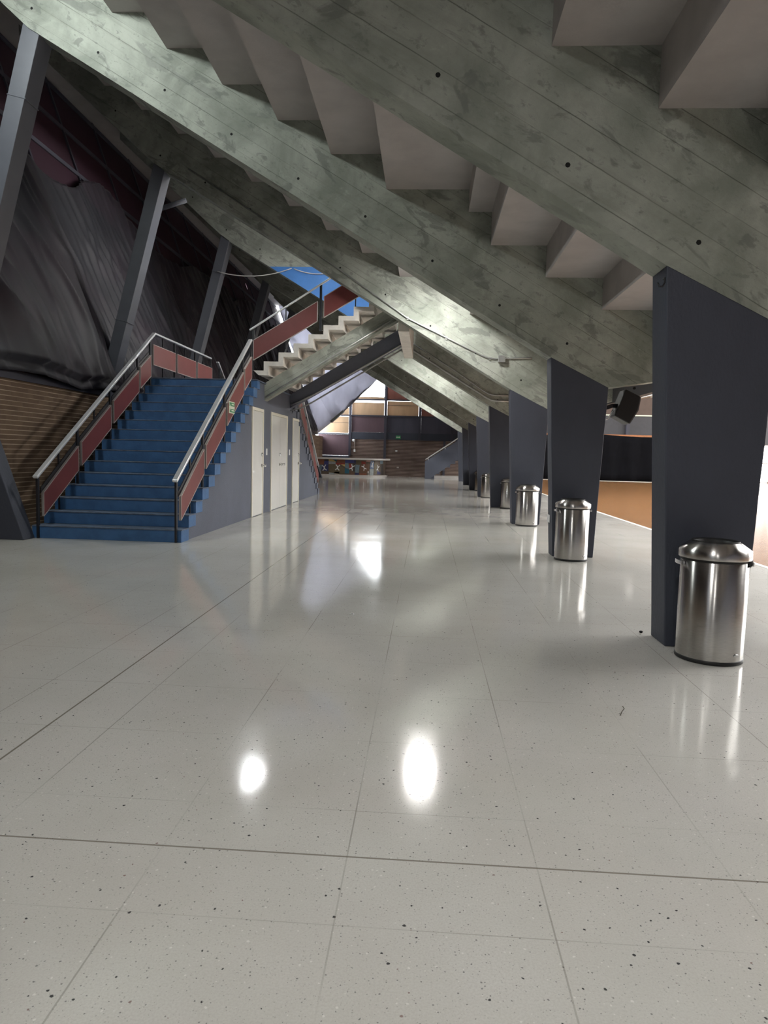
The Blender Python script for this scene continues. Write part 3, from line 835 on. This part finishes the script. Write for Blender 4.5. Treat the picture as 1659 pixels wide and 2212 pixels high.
bm = new(); tube(bm, [(0, 0, .1), (.1, .05, .45)], .015, 8); finish(bm, 'hanger', M['pipe_dark'], fl)
finish.local = False
fl.rotation_euler = Vector((-.72, -.22, .60)).to_track_quat('Z', 'Y').to_euler()

# ------------------------------------------------------------------ end wall
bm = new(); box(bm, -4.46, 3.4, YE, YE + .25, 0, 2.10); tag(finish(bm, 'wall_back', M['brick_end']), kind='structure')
bm = new(); box(bm, -9.5, -4.46, YE, YE + .25, 0, 1.12); tag(finish(bm, 'wall_back_low', M['navy_wall']), kind='structure')
bm = new(); box(bm, -4.46, 3.4, YE - .02, YE + .25, 2.10, 2.50); tag(finish(bm, 'trim_3', M['navy']), kind='structure')
bm = new()
for x in (-4.46, -2.42, -.44, 1.42): box(bm, x - .07, x + .07, YE - .05, YE + .15, 0 if x in (-2.42,) else 2.1, 6.6)
box(bm, -4.53, -4.39, YE - .05, YE + .15, 1.12, 2.1)
box(bm, .95, 1.07, YE - .05, YE + .1, 0, 2.1)
tag(finish(bm, 'trim_4', M['frame']), kind='structure')
bm = new()
for z, x0, x1 in ((3.45, -6.8, 3.4), (4.37, -6.8, 3.4), (5.30, -2.42, 3.4), (2.38, -6.4, -4.46)): box(bm, x0, x1, YE - .03, YE + .1, z - .04, z + .04)
tag(finish(bm, 'trim_5', M['frame']), kind='structure')
wins = [(-6.28, -4.55, 1.15, 2.32, 'plum', 1.0), (-6.45, -4.55, 2.44, 3.40, 'tan', .97), (-6.6, -4.55, 3.50, 4.32, 'tan', .5),
        (-4.37, -2.51, 2.52, 3.40, 'plum', 1), (-4.37, -2.51, 3.50, 4.32, 'tan', .86), (-2.33, -.53, 2.52, 3.40, 'navypanel', 1), (-2.33, -.53, 3.50, 4.32, 'tan', .98),
        (-.35, 1.33, 2.52, 3.40, 'navypanel', 1), (-.35, 1.33, 3.50, 4.32, 'brown', 1), (-2.33, -.53, 4.42, 5.25, 'brown', 1), (-.35, 1.33, 4.42, 5.25, 'brown', 1), (-4.37, -2.51, 4.42, 4.52, 'tan', 1),
        (1.5, 3.35, 2.52, 3.40, 'navypanel', 1)]
wl_lab = {}
for i, (x0, x1, z0, z1, mt, cov) in enumerate(wins):
    x0 -= .025; x1 += .025; z0 -= .03; z1 += .03
    w = thing('window_%d' % (i + 1), None, None, ((x0 + x1) / 2, YE, z0), None, 'structure')
    bm = new(); zt = z0 + (z1 - z0) * cov
    g_ = .019 if mt == 'tan' else (.0125 if mt == 'plum' else .0106)
    box(bm, x0 + g_, x1 - g_, YE + .03, YE + .05, z0 + g_, zt - g_)
    finish(bm, 'pane', M[mt], w)
    bm = new(); t_ = .010
    for a in ((x0, x0 + t_, z0, z1), (x1 - t_, x1, z0, z1), (x0, x1, z0, z0 + t_), (x0, x1, z1 - t_, z1)):
        box(bm, a[0], a[1], YE + .0, YE + .06, a[2], a[3])
    if mt == 'tan' and cov > .9: box(bm, x0, x1, YE + .02, YE + .055, z0 + .60, z0 + .615)
    finish(bm, 'window_frame', M['frame'], w)
# clear window at the top of the end wall (open to the sky)
w = thing('window_%d' % (len(wins) + 1), None, None, (-3.4, YE, 4.5), None, 'structure')
bm = new()
box(bm, -7.6, -2.51, YE + .0, YE + .06, 6.5, 6.56); box(bm, -8.6, -2.51, YE + .0, YE + .06, 9.3, 9.38); box(bm, -5.2, -5.12, YE + .0, YE + .06, 6.5, 9.3); box(bm, -2.53, -2.5, YE, YE + .06, 4.4, 6.5)
finish(bm, 'window_frame', M['frame'], w)
bm = new(); box(bm, -6.2, -2.55, YE + .03, YE + .036, 4.55, 6.48); 
glass, nt_, b_, o_ = new_mat('clear_glass'); b_.inputs['Transmission Weight'].default_value = 1; b_.inputs['Roughness'].default_value = 0; b_.inputs['IOR'].default_value = 1.02
finish(bm, 'pane', glass, w)
# masonry above, up to the seating
bm = new()
prism(bm, [(-2.35, 5.34), (3.4, 5.34), (3.4, 6.5), (-2.35, 6.5)], 'y', YE + .02, YE + .2)
prism(bm, [(1.49, 3.5), (3.4, 3.5), (3.4, 5.34), (1.49, 5.34)], 'y', YE + .02, YE + .2)
prism(bm, [(-2.45, 6.5), (3.4, 6.5), (3.4, 10.5), (-2.45, 10.5)], 'y', YE + .02, YE + .2)
tag(finish(bm, 'wall_back_upper', M['greypanel']), kind='structure')

# grey tarpaulin
bm = new()
tl = [(-6.085, 2.335), (-5.19, 3.06), (-4.86, 3.34), (-4.31, 4.18), (-3.86, 4.36), (-3.47, 4.88), (-2.95, 5.26), (-2.47, 5.87), (-1.97, 6.38), (-2.6, 7.2), (-8.50, 9.6), (-8.02, 8.4), (-7.75, 7.3), (-7.38, 6.5), (-7.05, 5.3), (-6.68, 3.98)]
vs = [bm.verts.new((x, 38, z)) for x, z in tl]
f = bm.faces.new(vs); bmesh.ops.triangulate(bm, faces=[f])
bmesh.ops.subdivide_edges(bm, edges=bm.edges, cuts=5, use_grid_fill=True)
for v in bm.verts:
    v.co.y += .10 * math.sin(v.co.x * .5 + v.co.z * .4) + .03 * mnoise.noise((v.co.x * .8, 0, v.co.z * 2.5))
for fc in bm.faces: fc.smooth = True
tp = finish(bm, 'tarpaulin', M['tarp']); md = tp.modifiers.new('so', 'SOLIDIFY'); md.thickness = .02
tag(tp, 'large grey tarpaulin hung slantwise in front of the far window wall', 'tarpaulin')
tlamp = thing('batten_lamp', 'unlit grey batten lamp slanting along the tarpaulin edge', 'lamp', (-5.0, 37.6, 3.2))
bm = new(); rect_tube(bm, [(-5.33, 37.62, 2.96), (-4.65, 37.62, 3.56)], .10, .14, (0, 1, 0)); finish(bm, 'housing', M['pipe_dark'], tlamp, bevel=.01)
bm = new(); tube(bm, [(-5.25, 37.55, 2.94), (-4.58, 37.55, 3.53)], .03, 8); finish(bm, 'tube', M['plastic_white'], tlamp)

# exit sign and fittings of end wall
sg = thing('exit_sign', 'small green exit sign on the navy band of the far wall', 'sign', (-1.6, YE - .05, 2.2))
part_box('sign_board', M['green'], sg, -1.80, -1.52, YE - .05, YE - .02, 2.16, 2.36)
bm = new(); prism(bm, [(-1.78, 2.285), (-1.60, 2.285), (-1.60, 2.315), (-1.54, 2.26), (-1.60, 2.205), (-1.60, 2.235), (-1.78, 2.235)], 'y', YE - .058, YE - .05); finish(bm, 'arrow', M['signwhite'], sg)
for x, z, lab, mt in ((-1.75, 1.47, 'small white switch plate high on the far brick wall', 'plastic_white'), (-1.64, .52, 'small outlet box low on the far brick wall', 'edge')):
    bm = new(); box(bm, x - .06, x + .06, YE - .03, YE, z - .045, z + .045); tag(finish(bm, 'outlet_plate', M[mt], bevel=.005), lab, 'outlet')
wp = thing('wall_phone', 'white round bell and thin pipe on the brick wall behind the bar', 'bell', (-4.2, YE - .05, 2.0))
bm = new(); lathe(bm, [(.085, 0), (.085, .04), (.05, .07), (.01, .08)], 20, cap_top=True)
for v in bm.verts: v.co = Vector((-4.24 + v.co.x, YE - v.co.z, 2.02 + v.co.y))
finish(bm, 'bell_dome', M['plastic_white'], wp)
bm = new(); tube(bm, [(-4.17, YE - .03, 2.1), (-4.17, YE - .03, 1.45)], .015, 8); finish(bm, 'conduit', M['edge'], wp)
part_box('box', M['plastic_white'], wp, -4.22, -4.12, YE - .07, YE, 1.36, 1.50, bevel=.01)

# ------------------------------------------------------------------ mosaic bar
bar = thing('bar_counter', 'low bar counter faced with colourful mosaic at the far end of the hall', 'counter', (-4.2, 37.5, 0))
XL, XR, RB = -5.98, -2.30, 1.0
def byf(x, off=0.):
    xc = XR - RB
    if x <= xc: return 37.0 - off
    t = min(1, (x - xc) / (RB + .0)); return 37.0 + RB - math.sqrt(max(0, (RB + off) ** 2 - (x - xc) ** 2)) if (x - xc) < RB + off else 37.0 + RB
def footprint(off):
    xc = XR - RB; pts = [(XL, 37.0 - off), (xc, 37.0 - off)]
    for i in range(1, 13):
        a = PI / 2 * i / 12; pts.append((xc + (RB + off) * math.sin(a), 38.0 - (RB + off) * math.cos(a)))
    return pts + [(XR + off, 38.6), (XL, 38.6)]
bm = new(); prism(bm, footprint(0), 'z', .10, .92); finish(bm, 'body', mk('mosaic_brown', (.13, .095, .07), .5, var=.2, vscale=12), bar)
bm = new(); prism(bm, footprint(.26), 'z', .92, 1.005); finish(bm, 'bar_top', M['bartop'], bar, bevel=.01)
bm = new(); prism(bm, footprint(.12), 'z', 0, .10); finish(bm, 'plinth', M['bartop'], bar)
def zx(a): return XL + (a - 215) / 1190 * (XR - XL - .02)
def zy(b): return .92 - (b - 172) / 293 * .82
TC = {'rust': (.26, .10, .06), 'navy': (.045, .05, .14), 'indigo': (.07, .08, .26), 'yellow': (.60, .45, .16), 'pale': (.38, .41, .42), 'slate': (.16, .22, .26), 'teal': (.035, .14, .20),
      'red': (.33, .06, .045), 'olive': (.15, .12, .075), 'dark': (.06, .05, .045), 'bluegrey': (.17, .22, .33), 'pink': (.42, .24, .20), 'brown': (.17, .095, .065), 'cream': (.62, .55, .46)}
TM = {k: mk('tile_' + k, v, .45, var=.12, vscale=14) for k, v in TC.items()}
PATCH = [('rust', [(215, 175), (355, 175), (340, 275), (215, 280)]), ('slate', [(215, 285), (320, 285), (300, 390), (215, 395)]), ('indigo', [(355, 205), (430, 205), (425, 285), (350, 285)]), ('navy', [(320, 285), (425, 285), (430, 410), (300, 395)]),
         ('dark', [(355, 175), (430, 175), (430, 205), (355, 205)]), ('slate', [(215, 395), (300, 395), (300, 462), (215, 462)]), ('yellow', [(432, 175), (500, 175), (560, 215), (432, 212)]), ('pale', [(432, 212), (555, 218), (555, 262), (432, 268)]),
         ('teal', [(500, 175), (575, 175), (575, 215)]), ('rust', [(580, 175), (720, 175), (720, 235), (575, 235)]), ('red', [(560, 238), (720, 238), (720, 262), (560, 280)]), ('olive', [(432, 272), (560, 272), (600, 300), (640, 300), (720, 350), (720, 455), (640, 455), (432, 430)]),
         ('cream', [(540, 415), (625, 415), (625, 462), (540, 462)]), ('pale', [(440, 432), (535, 432), (535, 462), (440, 462)]), ('indigo', [(725, 175), (880, 175), (885, 235), (725, 235)]), ('yellow', [(650, 268), (722, 268), (722, 310)]),
         ('slate', [(724, 238), (785, 238), (800, 355), (724, 320)]), ('red', [(790, 250), (850, 250), (845, 335), (805, 350)]), ('teal', [(722, 330), (800, 365), (800, 440), (722, 440)]), ('brown', [(805, 370), (860, 390), (890, 430), (890, 462), (800, 462)]),
         ('dark', [(860, 250), (905, 250), (905, 400), (870, 400)]), ('navy', [(885, 175), (915, 175), (910, 250), (890, 240)]), ('olive', [(920, 175), (1010, 175), (1010, 260), (915, 262)]), ('slate', [(908, 265), (985, 270), (970, 420), (905, 420)]),
         ('navy', [(905, 424), (975, 428), (975, 462), (905, 462)]), ('red', [(1015, 195), (1090, 205), (1090, 250), (1015, 250)]), ('pink', [(1100, 178), (1175, 178), (1175, 205), (1100, 205)]), ('brown', [(990, 260), (1150, 240), (1150, 420), (985, 420)]),
         ('rust', [(980, 425), (1110, 425), (1110, 462), (980, 462)]), ('bluegrey', [(1175, 185), (1235, 185), (1232, 340), (1170, 340)]), ('pale', [(1165, 345), (1232, 345), (1228, 462), (1160, 462)]), ('olive', [(1240, 215), (1290, 215), (1290, 440), (1240, 440)]),
         ('navy', [(1275, 360), (1350, 410), (1345, 445), (1280, 445)]), ('slate', [(1340, 180), (1385, 180), (1385, 240), (1340, 240)]), ('dark', [(1345, 250), (1395, 250), (1395, 455), (1355, 455)])]
def wrap(bm, off):
    xs_ = sorted({round(v.co.x, 3) for v in bm.verts}); lo, hi = xs_[0], xs_[-1]
    x = lo + .12
    while x < hi:
        if x > XR - RB - .1: bmesh.ops.bisect_plane(bm, geom=bm.verts[:] + bm.edges[:] + bm.faces[:], plane_co=(x, 0, 0), plane_no=(1, 0, 0))
        x += .08
    for v in bm.verts: v.co.y = byf(v.co.x) + v.co.y
by = {}
for mt, pl in PATCH: by.setdefault(mt, []).append(pl)
for mt, pls in by.items():
    bm = new()
    for pl in pls: prism(bm, [(zx(a), zy(b)) for a, b in pl], 'y', -.006, .004)
    wrap(bm, 0); finish(bm, 'mosaic', TM[mt], bar)
bm = new()
def arcstrip(cx, cz, r, a0, a1, w, sx=1., rot=0., n=8):
    inn, outp = [], []
    for i in range(n + 1):
        a = a0 + (a1 - a0) * i / n
        for lst, rr_ in ((inn, r - w / 2), (outp, r + w / 2)):
            px, pz = rr_ * math.cos(a), rr_ * math.sin(a)
            lst.append((px, pz))
    return inn, outp
def figure(za, zb_, sx=1., rot=0.):
    X, Z = zx(za), zy(zb_)
    def place(p): 
        c_, s_ = math.cos(rot), math.sin(rot); return (X + sx * (p[0] * c_ - p[1] * s_), Z + p[0] * s_ + p[1] * c_)
    for sgn in (1, -1):
        inn, outp = arcstrip(0, 0, .085, PI if sgn > 0 else 0, 2 * PI if sgn > 0 else PI, .045)
        for i in range(len(inn) - 1):
            q = [inn[i], outp[i], outp[i + 1], inn[i + 1]]
            q = [place((p[0], p[1] + sgn * .155)) for p in q]
            if sx < 0: q = q[::-1]
            prism(bm, q, 'y', -.012, -.004)
    prism(bm, [place(p) for p in ((-.03, -.06), (.03, -.06), (.03, .06), (-.03, .06))], 'y', -.012, -.004)
figure(355, 340, 1.1, .15); figure(592, 330, 1.15, -.1); figure(850, 320, .95, -.45); figure(1062, 318, .85, .55); figure(1208, 255, .55, -.2); figure(1303, 325, .5, -.35); figure(1140, 440, .35, .1)
wrap(bm, 0); finish(bm, 'mosaic_figure', M['cream'] if 'cream' in M else M['plastic_white'], bar)

# ------------------------------------------------------------------ end staircase on the right
es = thing('staircase', 'far small staircase with solid navy side wall and white handrail beside the last pillar', 'staircase', (.8, 37, 0))
crv = [(.23, 0), (.27, .05), (.36, .12), (1.28, .77), (2.9, 1.95)]
bm = new(); prism(bm, [(-.07, 0)] + crv + [(2.9, 2.95), (-.075, .93)], 'y', 37.0, 37.18); finish(bm, 'side_wall', M['navy_wall'], es, bevel=.01)
bm = new(); tube(bm, [(-.05, 36.95, 1.03), (2.9, 36.95, 3.08)], .03, 10); hr = finish(bm, 'handrail', M['plastic_white'], es)
for x in (.08, .97, 1.9):
    bm = new(); tube(bm, [(x, 36.95, 1.03 + .695 * (x + .05)), (x + .02, 36.97, .93 + .695 * (x + .05)), (x + .02, 37.01, .92 + .695 * (x + .05))], .018, 8); finish(bm, 'rail_bracket', M['plastic_white'], hr)
for i in range(9):
    bm = new(); box(bm, .15 + i * .28, .15 + (i + 1) * .28 + .02, 37.18, 38.6, .0 if i == 0 else (i + .35) * .19, (i + 1) * .19); finish(bm, 'step', M['navy_wall'], es)
bm = new(); box(bm, .30, 3.3, 38.7, 39.48, 0, .12); tag(finish(bm, 'trim_6', M['bartop']), kind='structure')

# ------------------------------------------------------------------ sports court
bm = new(); box(bm, 3.4, 19.8, 45, 45.3, 0, 12.5); box(bm, 19.8, 30, 45, 45.3, 2.45, 12.5); tag(finish(bm, 'wall_court_end', M['greypanel']), kind='structure')
bm = new(); box(bm, 29, 29.3, -9, 45, 0, 12.5); tag(finish(bm, 'wall_right', M['greypanel']), kind='structure')
w = thing('window_20', None, None, (24, 45.1, 0), None, 'structure')
bm = new(); box(bm, 19.8, 29, 45.12, 45.16, .1, 2.45); finish(bm, 'pane', M['bright_pane'], w)
bm = new()
for z in (0.02, 1.25, 2.40): box(bm, 19.8, 29, 45.02, 45.1, z, z + .07)
for i in range(10): box(bm, 19.8 + i, 19.86 + i, 45.02, 45.1, 0, 2.45)
finish(bm, 'window_frame', M['edge'], w)
for i, (x0, x1) in enumerate(((5.2, 8.9), (9.05, 12.70), (12.95, 16.6), (16.8, 19.6))):
    w = thing('window_%d' % (21 + i), None, None, (x0, 44.9, 4.1), None, 'structure')
    bm = new(); box(bm, x0 + .08, x1 - .08, 44.93, 44.98, 4.18, 5.3); finish(bm, 'pane', M['pinkpanel'], w)
    bm = new()
    for a in ((x0, x0 + .08, 4.1, 5.4), (x1 - .08, x1, 4.1, 5.4), (x0, x1, 4.1, 4.18), (x0, x1, 5.32, 5.4)): box(bm, a[0], a[1], 44.9, 45, a[2], a[3])
    finish(bm, 'window_frame', M['signwhite'], w)
bm = new()
for x in (8.97, 12.82, 16.7): box(bm, x - .1, x + .1, 44.8, 45, 2.6, 6)
tag(finish(bm, 'trim_7', M['frame']), kind='structure')
# black backdrop cloth with sagging top, wooden board above it
bm = new()
G = []
for i in range(61):
    x = 4.6 + 11.4 * i / 60; zt = 2.80 - .12 * math.sin(PI * ((x - 4.6) % 5.7) / 5.7)
    G.append([bm.verts.new((x, 42 + .05 * math.sin(x * 5) + .03 * math.sin(x * 11 + j), .01 + (zt - .01) * j / 6)) for j in range(7)])
for A, B in zip(G, G[1:]):
    for j in range(6): bm.faces.new((A[j], B[j], B[j + 1], A[j + 1])).smooth = True
bc = finish(bm, 'backdrop_cloth', M['blackcloth']); md = bc.modifiers.new('so', 'SOLIDIFY'); md.thickness = .02
tag(bc, 'long black cloth screen across the far end of the wooden court', 'cloth')
bm = new(); box(bm, 4.6, 16, 42.12, 42.2, 0, 2.80); tag(finish(bm, 'backing_board', M['woodtrim'], bevel=.01), 'orange wooden board showing above the sagging black cloth screen', 'board')
bm = new(); box(bm, 4.25, 16, 41.2, 41.26, 0, .03); tag(finish(bm, 'trim_8', M['whiteline']), kind='structure')
tr = thing('roof_truss', 'pale pipe truss with a white flood light above the court', 'truss', (9, 30, 4))
bm = new(); tube(bm, [(5.0, 30, 2.9), (14, 30, 5.2)], .06, 8); tube(bm, [(5.0, 30, 3.5), (14, 30, 5.8)], .06, 8); finish(bm, 'pipe', M['galv'], tr)
bm = new(); prism(bm, [(8.80, 4.47), (9.04, 4.52), (9.12, 4.22), (8.87, 4.17)], 'y', 29.8, 29.95); finish(bm, 'flood_light', M['plastic_white'], tr)
# court roof; its rows of glowing panes are added to light the hall
bm = new()
FILL = [(4.6, 11.4), (12, 19.6), (20.2, 28)]
xs_ = [3.4] + [v for p in FILL for v in p] + [29.3]
for a, b in zip(xs_[0::2], xs_[1::2]): box(bm, a, b, -9, 45.3, 12.5, 12.7)
for a, b in FILL:
    for y0, y1 in ((-9, 5), (13, 15), (24, 45.3)): box(bm, a, b, y0, y1, 12.5, 12.7)
tag(finish(bm, 'roof', M['greypanel']), kind='structure')
i = 30
for a, b in FILL:
    for y0, y1, mt in ((5, 13, 'court_fill_pane'), (15, 24, 'court_fill_pane')):
        bm = new(); box(bm, a, b, y0, y1, 12.55, 12.6); w = finish(bm, 'window_%d' % i, M[mt]); tag(w, kind='structure'); i += 1
bm = new(); box(bm, -7.35, -6.65, 25.5, 32, 12.50, 12.54); tag(finish(bm, 'window_40', M['sky_high']), kind='structure')
for k in range(5):  # unseen glowing window band, added to light the hall from the right
    y0 = 12 + k * 6.6
    w = thing('window_%d' % (41 + k), None, None, (29, y0, 4), None, 'structure')
    bm = new(); box(bm, 28.93, 28.97, y0, y0 + 6, 4, 9.5); finish(bm, 'pane', M['side_fill_pane'], w)
    bm = new()
    for q in range(5): box(bm, 28.86, 28.93, y0 + q * 1.5 - .05, y0 + q * 1.5 + .05, 3.95, 9.55)
    for zq in (3.95, 6.7, 9.45): box(bm, 28.86, 28.93, y0 - .05, y0 + 6.05, zq, zq + .1)
    finish(bm, 'window_frame', M['edge'], w)
bm = new(); box(bm, -9.8, 29.3, -9.3, -9, 0, 12.7); tag(finish(bm, 'wall_front_light_block', M['navy_wall']), kind='structure')  # unseen wall, added to keep sky light off the pillar fronts
bm = new(); box(bm, 3.4, 3.6, -9, 45, 9.5, 12.6); tag(finish(bm, 'wall_court_high', M['greypanel']), kind='structure')
# seating hall upper roof on the window-wall side, keeps the sky off the rows
bm = new(); box(bm, -9.8, 3.5, -9, 45.3, 12.55, 12.7); tag(finish(bm, 'roof_seating', M['greypanel']), kind='structure')

# ------------------------------------------------------------------ litter
bm = new(); tube(bm, [(.985, 3.31, .006), (1.005, 3.35, .012), (1.03, 3.40, .008), (1.034, 3.44, .005)], .0022, 6)
tag(finish(bm, 'dry_stem', M['leaf']), 'thin curved dry stem lying on the floor right of centre', 'litter')
bm = new(); tube(bm, [(-.56, 5.20, .004), (-.545, 5.24, .004), (-.53, 5.22, .004), (-.525, 5.17, .004)], .003, 6)
tag(finish(bm, 'thread', M['plastic_white']), 'tiny pale curl of thread on the floor left of centre', 'litter')
bm = new(); bmesh.ops.create_icosphere(bm, subdivisions=2, radius=.011)
for v in bm.verts: v.co = Vector((1.60 + v.co.x * 1.3, 4.99 + v.co.y, .009 + v.co.z * .8)) + .003 * mnoise.noise_vector(v.co * 90)
tag(finish(bm, 'crumb', M['hole']), 'small black crumb on the floor left of the nearest pillar', 'litter')

# ------------------------------------------------------------------ world and view
wd = bpy.data.worlds.new('world'); SC.world = wd; wd.use_nodes = True
bg = wd.node_tree.nodes['Background']; bg.inputs[0].default_value = (.93, .97, 1.0, 1); bg.inputs[1].default_value = 7.0
vs_ = SC.view_settings
SC.display_settings.display_device = 'sRGB'
vs_.view_transform = 'Standard'; vs_.look = 'None'; vs_.gamma = 1; vs_.use_curve_mapping = False
vs_.exposure = 0.82
SC.cycles.max_bounces = 8; SC.cycles.diffuse_bounces = 4; SC.cycles.glossy_bounces = 4
SC.cycles.use_denoising = True; SC.cycles.use_adaptive_sampling = True; SC.cycles.adaptive_threshold = .015
SC.cycles.sample_clamp_indirect = 8
bpy.context.view_layer.update()
